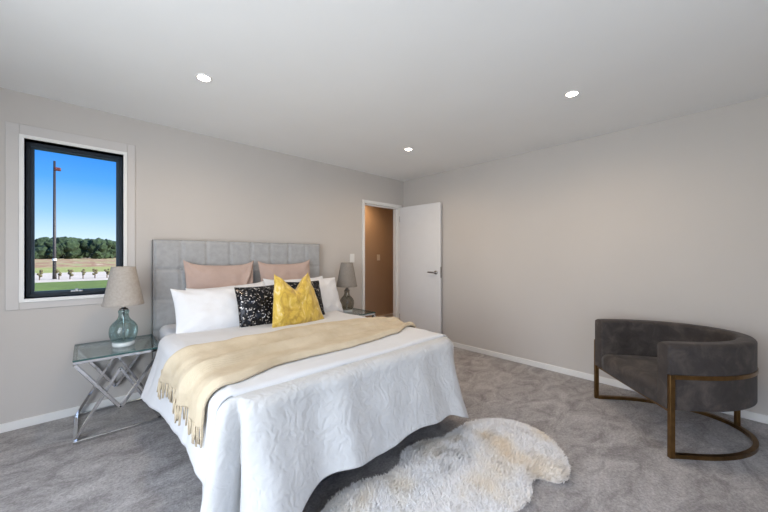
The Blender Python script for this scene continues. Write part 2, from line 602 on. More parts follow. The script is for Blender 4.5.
# hall beyond the doorway
HY = WY + 1.18
structure(obj('wall_hall', B(2.2, WX + 2.2, HY, HY + 0.1, 0, WH), M['hall']), 'hall wall in warm lamplight')
structure(obj('wall_hall_left', B(2.1, 2.2, WY + 0.12, HY + 0.1, 0, WH), M['hall']))
structure(obj('wall_hall_right', B(WX + 2.1, WX + 2.2, WY + 0.12, HY + 0.1, 0, WH), M['hall']))
structure(obj('wall_hall_near', B(WX + T, WX + 2.2, WY, WY + 0.12, 0, WH), M['hall']))
structure(obj('ceiling_hall', B(2.1, WX + 2.2, WY + 0.10, HY + 0.1, WH, WH + 0.1), M['ceiling']))
structure(obj('floor_hall', B(2.1, WX + 2.2, WY + 0.005, HY + 0.1, -0.12, -0.001), M['carpet']))
structure(obj('baseboard_hall', B(2.2, WX + 2.1, HY - 0.013, HY, 0, 0.062), M['trim']))
hl = bpy.data.lights.new('hall_lamp', 'SPOT')
hl.energy = 42
hl.color = (1.0, 0.60, 0.29)
hl.shadow_soft_size = 0.05
hl.spot_size = math.radians(165)
hl.spot_blend = 1.0
ho = bpy.data.objects.new('hall_lamp', hl)
C.objects.link(ho)
ho.location = (3.55, HY - 0.28, WH - 0.04)

# ------------------------------------------------------------------ downlights
def downlight(x, y, label):
    t = empty('downlight', (x, y, WH))
    tag(t, label, 'ceiling light', 'recessed ceiling downlights')
    bm = bmesh.new()
    lathe(bm, [(0.034, -0.001), (0.036, -0.005), (0.044, -0.006), (0.047, -0.003), (0.047, 0.0)], 36)
    obj('bezel', bm, M['plastic'], t, True)
    bm = bmesh.new()
    bmesh.ops.create_circle(bm, cap_ends=True, segments=30, radius=0.035, matrix=Matrix.Translation((0, 0, -0.0062)))
    obj('lens', bm, M['downlight_glow'], t)
    d = bpy.data.lights.new('downlight_beam', 'SPOT')
    d.energy = 20
    d.color = (1.0, 0.75, 0.50)
    d.spot_size = math.radians(172)
    d.spot_blend = 0.85
    d.shadow_soft_size = 0.035
    o = bpy.data.objects.new('downlight_beam', d)
    C.objects.link(o)
    o.parent = t
    o.location = (0, 0, -0.03)
downlight(0.567, 2.329, 'lit round downlight in the ceiling nearest the window')
downlight(2.556, 0.743, 'lit round downlight in the ceiling on the armchair side')
downlight(2.578, 2.354, 'lit round downlight in the ceiling nearest the room corner and door')

# ------------------------------------------------------------------ switches
def switch(x, y, z, label):
    t = empty('light_switch', (x, y, z))
    tag(t, label, 'light switch')
    obj('switch_plate', B(-0.037, 0.037, -0.009, 0, -0.058, 0.058, 0.003), M['plastic'], t)
    obj('rocker', B(-0.010, 0.010, -0.014, -0.009, -0.018, 0.018, 0.002), M['plastic'], t)
switch(2.63, WY, 1.20, 'white light switch on the bedroom wall above the right bedside lamp')
switch(3.98 + 0.20, HY, 1.20, 'light switch on the warm-lit hall wall seen through the doorway')

# ------------------------------------------------------------------ bed
BX0, BX1 = 0.475, 1.985
bed = empty('bed', (1.23, 2.3, 0))
tag(bed, 'queen bed with a tall grey tufted fabric headboard', 'bed')
def headboard():
    x0, x1, z0, z1, yb, yf = 0.424, 2.075, 0.02, 1.372, WY - 0.016, WY - 0.105
    nx, nzz = 132, 108
    cw, ch = (x1 - x0) / 8.0, 0.262
    verts, faces = [], []
    def dep(x, z):
        # seam grid: grooves on the panel lines, deeper at the buttons
        u = (x - x0) / cw
        v = (z1 - z) / ch
        du = abs(u - round(u)) * cw
        dv = abs(v - round(v)) * ch
        if round(u) in (0, 8): du = 1
        if round(v) == 0: dv = 1
        g = 0.010 * math.exp(-(du / 0.012) ** 2) + 0.008 * math.exp(-(dv / 0.012) ** 2)
        g += 0.014 * math.exp(-((du * du + dv * dv) / 0.0009))
        e = min(x - x0, x1 - x, z1 - z)
        r = 0.03
        if e < r:
            g += r - math.sqrt(max(0, r * r - (r - e) ** 2))
        return g - 0.003 * fbm(x * 6, z * 6)
    for j in range(nzz + 1):
        z = z0 + (z1 - z0) * j / nzz
        for i in range(nx + 1):
            x = x0 + (x1 - x0) * i / nx
            verts.append((x, yf + dep(x, z), z))
    for j in range(nzz):
        for i in range(nx):
            a = j * (nx + 1) + i
            faces.append((a, a + 1, a + nx + 2, a + nx + 1))
    # back and rim
    rim = [j * (nx + 1) for j in range(nzz + 1)] + [nzz * (nx + 1) + i for i in range(1, nx + 1)] + [j * (nx + 1) + nx for j in range(nzz - 1, -1, -1)] + [i for i in range(nx - 1, 0, -1)]
    k = len(verts)
    for r_ in rim:
        v = verts[r_]
        verts.append((v[0], yb, v[2]))
    n = len(rim)
    for q in range(n):
        faces.append((rim[q], k + q, k + (q + 1) % n, rim[(q + 1) % n]))
    faces.append([k + q for q in range(n)][::-1])
    return raw('headboard', verts, faces, M['headboard'])
hb = sub(headboard(), bed)
for r_ in (1, 2):
    for c_ in range(1, 8):
        bm = bmesh.new()
        bmesh.ops.create_uvsphere(bm, u_segments=12, v_segments=8, radius=0.011, matrix=Matrix.Translation((0.424 + c_ * 1.651 / 8, WY - 0.105 + 0.022, 1.372 - r_ * 0.262)) @ Matrix.Diagonal((1, 0.5, 1, 1)))
        b_ = obj('tufting_button', bm, M['headboard'], None, True)
        b_.parent = hb
sub(obj('bed_base', B(BX0 + 0.01, BX1 - 0.01, 1.36, WY - 0.11, 0.10, 0.32, 0.015), M['base']), bed)
for x in (BX0 + 0.12, BX1 - 0.12):
    for y in (1.52, 3.10):
        sub(obj('leg', tube(bmesh.new(), [(x, y, 0), (x, y, 0.11)], 0.025, 14), M['black_plastic']), bed)
sub(obj('mattress', B(BX0, BX1, 1.34, WY - 0.112, 0.322, 0.615, 0.045, 4), M['mattress']), bed)

# ---- draping
ZT = 0.640
def prof(d, R=0.07, flare=0.03, L=0.35, p=1.2):
    if d <= 0:
        return d, 0.0
    if d < R * PI / 2:
        a = d / R
        return R * math.sin(a), -R * (1 - math.cos(a))
    t = d - R * PI / 2
    return R + flare * (min(1.5, t / L)) ** p, -R - t

XL, XR = 0.462, 1.922
def duvet():
    y0, y1 = 1.415, 2.80
    W = XR - XL
    nx, ny = 190, 120
    verts, faces = [], []
    for j in range(ny + 1):
        tj = j / ny
        y = y0 + (y1 - y0) * tj
        dl = 0.415 + 0.02 * nz(y * 3, 1.7) - 0.02 * max(0, 0.3 - tj)
        dr = 0.43 + 0.02 * nz(y * 3, 5.1)
        fl = 0.030 + 0.085 * max(0, (y - 1.95) / 0.75) ** 1.3
        tot = dl + W + dr
        for i in range(nx + 1):
            s = tot * i / nx
            if s < dl:
                h, dz = prof(dl - s, flare=fl)
                x = XL - h
                t = min(1, (dl - s) / dl)
                yy = y - 0.10 * t * t * max(0, tj - 0.75) / 0.25
                x += 0.016 * t * fbm(y * 4.2, 3.0 + s, 0, 3)
                z = ZT + dz
                side = 1
            elif s < dl + W:
                x = XL + (s - dl)
                z = ZT
                yy = y
                side = 0
            else:
                h, dz = prof(s - dl - W, flare=0.02)
                x = XR + h + 0.012 * fbm(y * 4, 9.0, 0, 3) * min(1, (s - dl - W) / dr)
                z = ZT + dz
                yy = y
                side = 1
            z += 0.010 * fbm(x * 2.3, yy * 2.3, 4.0, 4)
            # crown across the mattress and lump towards the pillows
            if side == 0:
                z += 0.006
            # rolled end edges
            e = min(y - y0, y1 - y)
            if e < 0.02 and side == 0:
                z -= 0.018 * (1 - e / 0.02) ** 2
            verts.append((x, yy, z))
    for j in range(ny):
        for i in range(nx):
            a = j * (nx + 1) + i
            faces.append((a, a + 1, a + nx + 2, a + nx + 1))
    o = raw('duvet', verts, faces, M['duvet'])
    m = o.modifiers.new('thick', 'SOLIDIFY')
    m.thickness = 0.010
    m.offset = 1
    return tag(o, 'plain white duvet spread across the bed and hanging over both sides', 'duvet')
duvet()

def sheet():
    verts, faces = [], []
    nx, ny = 90, 30
    for j in range(ny + 1):
        y = 2.70 + (3.31 - 2.70) * j / ny
        for i in range(nx + 1):
            tot = 1.52 + 0.44
            s = -0.22 + tot * i / nx
            if s < 0:
                h, dz = prof(-s, 0.05, 0.0)
                x, z = 0.512 - h, 0.632 + dz
            elif s > 1.44:
                h, dz = prof(s - 1.44, 0.05, 0.0)
                x, z = 1.952 + h, 0.632 + dz
            else:
                x, z = 0.512 + s, 0.632
            verts.append((x, y, z + 0.004 * fbm(x * 5, y * 5)))
    for j in range(ny):
        for i in range(nx):
            a = j * (nx + 1) + i
            faces.append((a, a + 1, a + nx + 2, a + nx + 1))
    o = raw('fitted_sheet', verts, faces, M['duvet'])
    m = o.modifiers.new('thick', 'SOLIDIFY')
    m.thickness = 0.004
    return tag(o, 'white fitted sheet under the pillows at the headboard end', 'sheet')
sheet()

def bedspread():
    YF = 1.375
    rc = 0.05
    xl, xr = XL, XR
    path = []     # (point, normal, s)
    yb = 2.15
    def addp(p, n):
        path.append((Vector((p[0], p[1])), Vector((n[0], n[1]))))
    n1 = 60
    for i in range(n1):
        t = i / n1
        addp((xl, yb + (YF + rc - yb) * t), (-1, 0))
    for i in range(26):
        a = PI + (PI / 2) * i / 25
        addp((xl + rc + rc * math.cos(a), YF + rc + rc * math.sin(a)), (math.cos(a), math.sin(a)))
    for i in range(1, 130):
        addp((xl + rc + (xr - xl - 2 * rc) * i / 130, YF), (0, -1))
    for i in range(26):
        a = 1.5 * PI + (PI / 2) * i / 25
        addp((xr - rc + rc * math.cos(a), YF + rc + rc * math.sin(a)), (math.cos(a), math.sin(a)))
    for i in range(1, n1):
        t = i / n1
        addp((xr, YF + rc + (yb - YF - rc) * t), (1, 0))
    N = len(path)
    nk_in, nk = 26, 64
    verts, faces = [], []
    def g(x, c, w_):
        return math.exp(-((x - c) / w_) ** 2)
    for i, (p, n) in enumerate(path):
        ci_l, ci_r = 60 + 12.5, 60 + 26 + 129 + 12.5
        # foot coordinate
        x = p.x
        onfoot = 86 <= i < 86 + 129
        if i < 60:                               # left side
            L = 0.375
            dy = p.y - (YF + rc)
            L += 0.26 / (1 + math.exp((dy - 0.10) / 0.018))
            fl = 0.035
        elif i < 86:
            a = (i - 60) / 25.0
            L = 0.635
            fl = 0.045
        elif onfoot:
            tx = (p.x - xl) / (xr - xl)
            L = 0.46 + 0.16 * math.exp(-(tx / 0.10) ** 2) + 0.075 * math.exp(-((tx - 1.0) / 0.12) ** 2) + 0.012 * math.sin(tx * 17)
            L -= 0.02 * math.exp(-((tx - 0.86) / 0.06) ** 2)
            fl = 0.10
        elif i < 86 + 129 + 26:
            L = 0.53
            fl = 0.06
        else:
            L = 0.40
            fl = 0.03
        # blend the flare around corners
        if 60 <= i < 86:
            fl = 0.035 + (0.10 - 0.035) * (i - 60) / 25
        if 215 <= i < 241:
            fl = 0.10 + (0.03 - 0.10) * (i - 215) / 25
        if i >= 241:
            L = 0.40 + 0.10 * math.exp(-((i - 241) / 16.0) ** 2)
        # folds
        wv = 0.0
        wv -= 0.15 * g(i, 73, 4.0)              # deep fold at the left corner
        wv += 0.030 * g(i, 63, 5)
        wv += 0.035 * g(i, 88, 7)
        wv -= 0.022 * g(i, 112, 9)
        wv += 0.022 * g(i, 126, 9)
        wv -= 0.012 * g(i, 150, 12)
        wv += 0.014 * g(i, 176, 10)
        wv += 0.020 * g(i, 210, 8)
        wv -= 0.030 * g(i, 222, 6)
        wv += 0.018 * g(i, 236, 6)
        wv += 0.006 * math.sin(i * 0.21)
        for k in range(nk_in + nk + 1):
            if k <= nk_in:
                d = -0.30 * (1 - k / nk_in)
            else:
                d = L * ((k - nk_in) / nk)
            if d <= 0:
                q = p + n * d
                # keep inner points inside the corner from crossing
                cxx, cyy = min(max(q.x, xl + 0.001), xr - 0.001), q.y
                z = ZT - 0.004
                if i < 60 or i >= 241:
                    pass
                verts.append((cxx, cyy, z + 0.003 * fbm(q.x * 3, q.y * 3, 4.0)))
            else:
                h, dz = prof(d, R=0.065, flare=fl)
                t = d / L
                h += wv * min(1.0, (d / 0.42)) ** 0.8
                h += 0.010 * t * fbm(i * 0.045, d * 3.0, 2.0, 3)
                q = p + n * h
                verts.append((q.x, q.y, max(0.004, ZT - 0.004 + dz)))
    K = nk_in + nk + 1
    for i in range(N - 1):
        for k in range(K - 1):
            a = i * K + k
            faces.append((a, a + 1, a + K + 1, a + K))
    o = raw('bedspread', verts, faces, M['quilt'])
    m = o.modifiers.new('thick', 'SOLIDIFY')
    m.thickness = 0.007
    m.offset = -1
    return tag(o, 'white textured quilted bedspread draped over the foot of the bed', 'bedspread')
bedspread()

def throw():
    verts, faces = [], []
    nu, nv = 230, 70
    W = XR - XL
    dl, dr = 0.185, 0.13
    # edges of the band on the bed, as a function of x
    def lerp_tab(tab, x):
        if x <= tab[0][0]: return tab[0][1]
        for (a, b), (c, d) in zip(tab, tab[1:]):
            if x <= c:
                t = (x - a) / (c - a)
                t = t * t * (3 - 2 * t)
                return b + (d - b) * t
        return tab[-1][1]
    up = [(-0.30, 2.56), (0.0, 2.24), (0.35, 2.27), (0.85, 2.30), (1.25, 2.25), (1.55, 2.16), (1.8, 2.14)]
    lo = [(-0.30, 1.53), (0.0, 1.50), (0.35, 1.60), (0.70, 1.60), (1.20, 1.64), (1.45, 1.74), (1.8, 1.80)]
    hem = []
    for i in range(nu + 1):
        s = -dl + (dl + W + dr) * i / nu
        yu, yl = lerp_tab(up, s), lerp_tab(lo, s)
        for j in range(nv + 1):
            v = j / nv
            y = yl + (yu - yl) * v
            # lengthwise folds
            f = 0.013 * math.sin(v * 19 + 1.2 * nz(s * 1.5, 3)) + 0.006 * math.sin(v * 41 + 2 * nz(s * 2, 8)) + 0.006 * fbm(s * 5, v * 6, 1, 3)
            f += 0.028 * math.exp(-((v - 0.80 + 0.15 * s) / 0.05) ** 2) + 0.024 * math.exp(-((v - 0.36 - 0.08 * s) / 0.04) ** 2)
            off = 0.021 + max(0, 0.010 + f) * min(1.0, min(v, 1 - v) / 0.06 + 0.25)
            if s < 0:
                fl = 0.030 + 0.085 * max(0, (y - 1.95) / 0.75) ** 1.3
                h, dz = prof(-s, flare=fl)
                a = min(PI / 2, -s / 0.07)
                x = XL - h - off * math.sin(a)
                z = ZT + dz + off * math.cos(a)
            elif s > W:
                h, dz = prof(s - W, flare=0.02)
                a = min(PI / 2, (s - W) / 0.07)
                x = XR + h + off * math.sin(a)
                z = ZT + dz + off * math.cos(a)
            else:
                x = XL + s
                z = ZT + off
                z += 0.010 * fbm(x * 2.3, y * 2.3, 4.0, 4)
            verts.append((x, y, z))
    for i in range(nu):
        for j in range(nv):
            a = i * (nv + 1) + j
            faces.append((a, a + nv + 1, a + nv + 2, a + 1))
    o = raw('throw_blanket', verts, faces, M['throw'])
    m = o.modifiers.new('thick', 'SOLIDIFY')
    m.thickness = 0.010
    m.offset = 0
    tag(o, 'straw-coloured knitted throw with a fringe laid across the white duvet', 'throw blanket')
    # fringe on the hanging end
    random.seed(5)
    bm = bmesh.new()
    for q in range(64):
        j = q * nv / 63.0
        b0 = Vector(verts[int(j)])
        ln = random.uniform(0.075, 0.105)
        dx, dy = random.uniform(-0.012, 0.004), random.uniform(-0.014, 0.020)
        for st in range(3):
            p0 = b0 + Vector((random.uniform(-.004, .002), random.uniform(-.004, .004), 0.006))
            p1 = p0 + Vector((dx * 0.5 + random.uniform(-.004, .002), dy * .5 + random.uniform(-.003, .003), -ln * 0.5))
            p2 = p0 + Vector((dx, dy + random.uniform(-.007, .007), -ln))
            tube(bm, [p0, p1, p2], 0.0030, 5)
    fr = obj('fringe', bm, M['throw'], o, True)
    fr['kind'] = 'stuff'
throw()

# ------------------------------------------------------------------ pillows
def pillow_mesh(name, wd, ht, th, mat, seed=0, pinch=0.06, top_scale=1.0, chop=0.0, ears=0.0, wr=1.0, fold=0.0, n=44):
    verts, faces = [], []
    def surf(u, v, sgn):
        # u,v in -1..1
        eu = 1 - pinch * (1 - abs(v) ** 2.2)
        ev = 1 - pinch * (1 - abs(u) ** 2.2)
        x = u * eu * wd / 2
        z = v * ev * ht / 2
        t = (v + 1) / 2
        x *= (1 + (top_scale - 1) * t ** 1.3)
        th_ = (max(0, 1 - abs(u) ** 2.6) ** 0.55) * (max(0, 1 - abs(v) ** 2.6) ** 0.55)
        y = sgn * th / 2 * th_
        if chop:
            cpx = math.exp(-(u / 0.42) ** 2)
            z -= chop * cpx * t ** 2.5
            y += -0.02 * cpx * t * th_ * (-1 if sgn < 0 else 1) * 0.6
        if ears:
            z += ears * (abs(u) ** 5) * max(0, v) ** 4
        wv = fbm(x * 7 + seed, z * 7, sgn * 3 + seed, 4)
        y += sgn * 0.010 * wr * wv * th_ ** 0.4
        # pull creases from the corners
        cr_ = math.sin((abs(u) - abs(v)) * 14 + seed) * abs(u * v) ** 1.5
        y += sgn * 0.006 * wr * cr_ * th_ ** 0.3
        if fold:
            # a diagonal fold running up to the right corner
            dd = (u - 0.55) - (v + 0.2) * 0.35
            y += sgn * fold * math.exp(-(dd / 0.07) ** 2) * th_ ** 0.5
            dd = (u - 0.85) - (v + 0.2) * 0.25
            y += sgn * fold * 0.7 * math.exp(-(dd / 0.07) ** 2) * th_ ** 0.5
        return (x, y, z)
    for sgn in (-1, 1):
        for j in range(n + 1):
            for i in range(n + 1):
                # cluster samples near the seam
                u = math.sin((i / n - 0.5) * PI)
                v = math.sin((j / n - 0.5) * PI)
                verts.append(surf(u, v, sgn))
    K = (n + 1) ** 2
    for j in range(n):
        for i in range(n):
            a = j * (n + 1) + i
            faces.append((a, a + 1, a + n + 2, a + n + 1))
            faces.append((K + a, K + a + n + 1, K + a + n + 2, K + a + 1))
    me = bpy.data.meshes.new(name)
    me.from_pydata(verts, [], faces)
    bm = bmesh.new()
    bm.from_mesh(me)
    bmesh.ops.remove_doubles(bm, verts=bm.verts, dist=1e-4)
    bmesh.ops.recalc_face_normals(bm, faces=bm.faces)
    bm.to_mesh(me)
    bm.free()
    return link(name, me, mat, None, True)

def place(o, x, y, z, tilt, yaw=0, roll=0):
    """x,y of the centre, z of the lower edge; tilt leans the top back"""
    o.rotation_mode = 'XYZ'
    R = Matrix.Rotation(math.radians(yaw), 4, 'Z') @ Matrix.Rotation(-math.radians(tilt), 4, 'X') @ Matrix.Rotation(math.radians(roll), 4, 'Y')
    o.matrix_world = Matrix.Translation((x, y, 0)) @ R
    bpy.context.view_layer.update()
    lo = min((o.matrix_world @ v.co).z for v in o.data.vertices)
    o.matrix_world = Matrix.Translation((x, y, z - lo)) @ R

zb = 0.637
p = pillow_mesh('pillow', 0.62, 0.52, 0.12, M['pink'], 3, 0.07, wr=1.8, fold=0.045, ears=0.035)
place(p, 0.935, 3.225, zb, 9, 0, 1); tag(p, 'dusty pink pillow against the headboard, the one nearer the window', 'pillow', 'pink pillows against the headboard')
p = pillow_mesh('pillow', 0.60, 0.52, 0.12, M['pink'], 8, 0.06, wr=1.2, ears=0.03)
place(p, 1.595, 3.225, zb, 9, 0, -1); tag(p, 'dusty pink pillow against the headboard, the one nearer the door', 'pillow', 'pink pillows against the headboard')
p = pillow_mesh('pillow', 0.70, 0.41, 0.12, M['pillow'], 15, 0.05, ears=0.02)
place(p, 0.985, 3.02, zb, 43, 0, -3); tag(p, 'white pillow squeezed between the left pink pillow and the front white one', 'pillow', 'white pillows')
p = pillow_mesh('pillow', 0.70, 0.41, 0.12, M['pillow'], 21, 0.05, ears=0.02)
place(p, 1.655, 3.06, zb, 32); tag(p, 'white pillow peeping out above the rear black sequin cushion', 'pillow', 'white pillows')
p = pillow_mesh('pillow', 0.74, 0.40, 0.17, M['pillow'], 1, 0.05, wr=1.6, ears=0.02)
place(p, 0.850, 2.835, zb - 0.018, 33, -2); tag(p, 'plump white pillow at the window side in front, beside the black sequin cushion', 'pillow', 'white pillows')
p = pillow_mesh('pillow', 0.74, 0.40, 0.17, M['pillow'], 27, 0.05, wr=1.6)
place(p, 1.675, 2.86, zb - 0.018, 22, 6); tag(p, 'white pillow at the door side, beyond the yellow cushion', 'pillow', 'white pillows')
p = pillow_mesh('cushion', 0.37, 0.365, 0.11, M['sequin'], 5, 0.05, wr=1.4)
place(p, 1.080, 2.69, zb - 0.010, 20, -2, -1); tag(p, 'black sequin cushion with silver glints left of the yellow one', 'cushion', 'black sequin cushions')
p = pillow_mesh('cushion', 0.38, 0.38, 0.11, M['sequin'], 12, 0.05, wr=1.4)
place(p, 1.530, 2.72, zb - 0.010, 20, 3, 1); tag(p, 'black sequin cushion mostly hidden behind the yellow one', 'cushion', 'black sequin cushions')
p = pillow_mesh('cushion', 0.53, 0.44, 0.15, M['yellow'], 31, 0.05, top_scale=0.64, chop=0.11, ears=0.03, wr=2.0)
place(p, 1.330, 2.525, zb - 0.010, 16, 6, 0); tag(p, 'mustard yellow patterned cushion with a dented top and two peaked corners', 'cushion')

# ------------------------------------------------------------------ bedside tables
def bedside(x0, label):
    W_, D_, H_ = 0.480, 0.52, 0.55
    t = empty('bedside_table', (x0 + W_ / 2, 2.88 + D_ / 2, 0))
    tag(t, label, 'bedside table', 'chrome and glass bedside tables')
    hw, hd = W_ / 2, D_ / 2
    b = 0.010   # half bar
    def rect(z):
        bm = bmesh.new()
        for sy in (-1, 1):
            bar(bm, (-hw, sy * (hd - b), z), (hw, sy * (hd - b), z), 2 * b, 2 * b, bevel=0.002)
        for sx in (-1, 1):
            bar(bm, (sx * (hw - b), -hd + 2 * b, z), (sx * (hw - b), hd - 2 * b, z), 2 * b, 2 * b, bevel=0.002)
        return bm
    obj('base_frame', rect(b), M['chrome'], t)
    obj('top_frame', rect(H_ - 0.010 - b), M['chrome'], t)
    zt, zl = H_ - 0.012 - 2 * b, 2 * b
    for sy in (-1, 1):
        y = sy * (hd - b)
        yv = y
        bm = bmesh.new()
        bar(bm, (-hw + b, y, zt), (0, y, 0.17), 0.020, 0.024, (0, 1, 0), 0.002)
        bar(bm, (hw - b, y, zt), (0, y, 0.17), 0.020, 0.024, (0, 1, 0), 0.002)
        obj('upper_brace', bm, M['chrome'], t)
        bm = bmesh.new()
        y2 = y - sy * 0.021
        bar(bm, (-hw + b, y2, zl), (0, y2, 0.44), 0.018, 0.024, (0, 1, 0), 0.002)
        bar(bm, (hw - b, y2, zl), (0, y2, 0.44), 0.018, 0.024, (0, 1, 0), 0.002)
        obj('lower_brace', bm, M['chrome'], t)
    top = obj('glass_top', B(-hw, hw, -hd, hd, H_ - 0.009, H_, 0.0), M['table_glass'], t)
    bm = bmesh.new()
    for a in ((-hw - .001, hw + .001, -hd - .001, -hd + .001), (-hw - .001, hw + .001, hd - .001, hd + .001), (-hw - .001, -hw + .001, -hd, hd), (hw - .001, hw + .001, -hd, hd)):
        box(bm, a[0], a[1], a[2], a[3], H_ - 0.009, H_ - 0.0005)
    obj('glass_edge', bm, M['glass_edge'], top)
    return t
bedside(-0.060, 'chrome cross-braced glass bedside table below the window')
bedside(2.082, 'chrome cross-braced glass bedside table beside the doorway, mostly hidden by the bed')

def lamp(x, y, label, glass, shade, g):
    z0 = 0.5505
    t = empty('table_lamp', (x, y, z0))
    tag(t, label, 'table lamp', 'glass table lamps by the bed')
    bm = bmesh.new()
    lathe(bm, [(0.0, 0.0), (0.066, 0.0), (0.068, 0.003), (0.068, 0.026), (0.062, 0.030), (0.0, 0.030)], 40)
    obj('foot', bm, M['acrylic'], t, True)
    bm = bmesh.new()
    pr = [(0.060, 0.031), (0.074, 0.048), (0.085, 0.085), (0.087, 0.115), (0.081, 0.148), (0.064, 0.175), (0.045, 0.194), (0.035, 0.210), (0.031, 0.228), (0.031, 0.246), (0.034, 0.252), (0.034, 0.262), (0.029, 0.270)]
    # smooth the profile
    q = []
    for i in range(len(pr) - 1):
        for k in range(4):
            s = k / 4
            a, b, c, d = pr[max(0, i - 1)], pr[i], pr[i + 1], pr[min(len(pr) - 1, i + 2)]
            q.append(tuple(0.5 * ((2 * b[m]) + (-a[m] + c[m]) * s + (2 * a[m] - 5 * b[m] + 4 * c[m] - d[m]) * s * s + (-a[m] + 3 * b[m] - 3 * c[m] + d[m]) * s ** 3) for m in (0, 1)))
    q.append(pr[-1])
    lathe(bm, q, 48)
    obj('glass_body', bm, glass, t, True)
    bm = bmesh.new()
    tube(bm, [(0, 0, 0.030), (0, 0, 0.30)], 0.006, 12)
    obj('stem', bm, M['chrome'], t, True)
    bm = bmesh.new()
    lathe(bm, [(0.0, 0.270), (0.027, 0.270), (0.027, 0.278), (0.014, 0.284), (0.014, 0.30), (0.018, 0.302), (0.018, 0.345), (0.0, 0.345)], 24)
    obj('lamp_holder', bm, M['steel'], t, True)
    bm = bmesh.new()
    bmesh.ops.create_uvsphere(bm, u_segments=20, v_segments=14, radius=0.028, matrix=Matrix.Translation((0, 0, 0.385)) @ Matrix.Diagonal((1, 1, 1.35, 1)))
    obj('bulb', bm, M['plastic'], t, True)
    bm = bmesh.new()
    zs0, zs1, r0, r1 = 0.308, 0.598, 0.126, 0.073
    lathe(bm, [(r0, zs0), (r0 + 0.0015, zs0 + 0.004)] + [(r0 + (r1 - r0) * k / 12, zs0 + (zs1 - zs0) * k / 12) for k in range(1, 12)] + [(r1 + 0.001, zs1 - 0.004), (r1, zs1), (r1 - 0.003, zs1 - 0.001)] + [(r1 - 0.003 + (r0 - r1) * k / 12, zs1 - (zs1 - zs0) * k / 12) for k in range(1, 12)] + [(r0 - 0.003, zs0), (r0, zs0)], 56)
    sh = obj('lamp_shade', bm, shade, t, True)
    bm = bmesh.new()
    for k in range(3):
        a = k * 2 * PI / 3
        tube(bm, [(0, 0, 0.345), (0.071 * math.cos(a), 0.071 * math.sin(a), zs1 - 0.012)], 0.0015, 6)
    sp = obj('shade_carrier', bm, M['steel'], t)
    return t
lamp(0.212, 3.12, 'table lamp with a blue-green glass bottle base and oatmeal shade, below the window', M['lamp_glass'], M['shade1'], 0)
lamp(2.312, 3.12, 'table lamp with a smoky glass base and grey shade, beside the doorway', M['lamp_glass_smoke'], M['shade2'], 1)

# ------------------------------------------------------------------ tub armchair
def upath(hw, dep, k=40, y0=0.0, straight=0.18, ex=2.3):
    """U from (hw,y0) round the back to (-hw,y0)"""
    pts = []
    ns = 8
    for i in range(ns):
        pts.append((hw, y0 + (straight - y0) * i / ns))
    for i in range(k + 1):
        a = PI * i / k
        c, s = math.cos(a), math.sin(a)
        x = hw * math.copysign(abs(c) ** (2 / ex), c)
        y = straight + (dep - straight) * abs(s) ** (2 / ex)
        pts.append((x, y))
    for i in range(ns - 1, -1, -1):
        pts.append((-hw, y0 + (straight - y0) * i / ns))
    return pts

def resample(pts, n):
    P = [Vector(p) for p in pts]
    d = [0]
    for a, b in zip(P, P[1:]):
        d.append(d[-1] + (b - a).length)
    out_ = []
    j = 0
    for i in range(n + 1):
        t = d[-1] * i / n
        while j < len(d) - 2 and d[j + 1] < t:
            j += 1
        seg = d[j + 1] - d[j]
        out_.append(P[j].lerp(P[j + 1], (t - d[j]) / seg if seg else 0))
    return out_

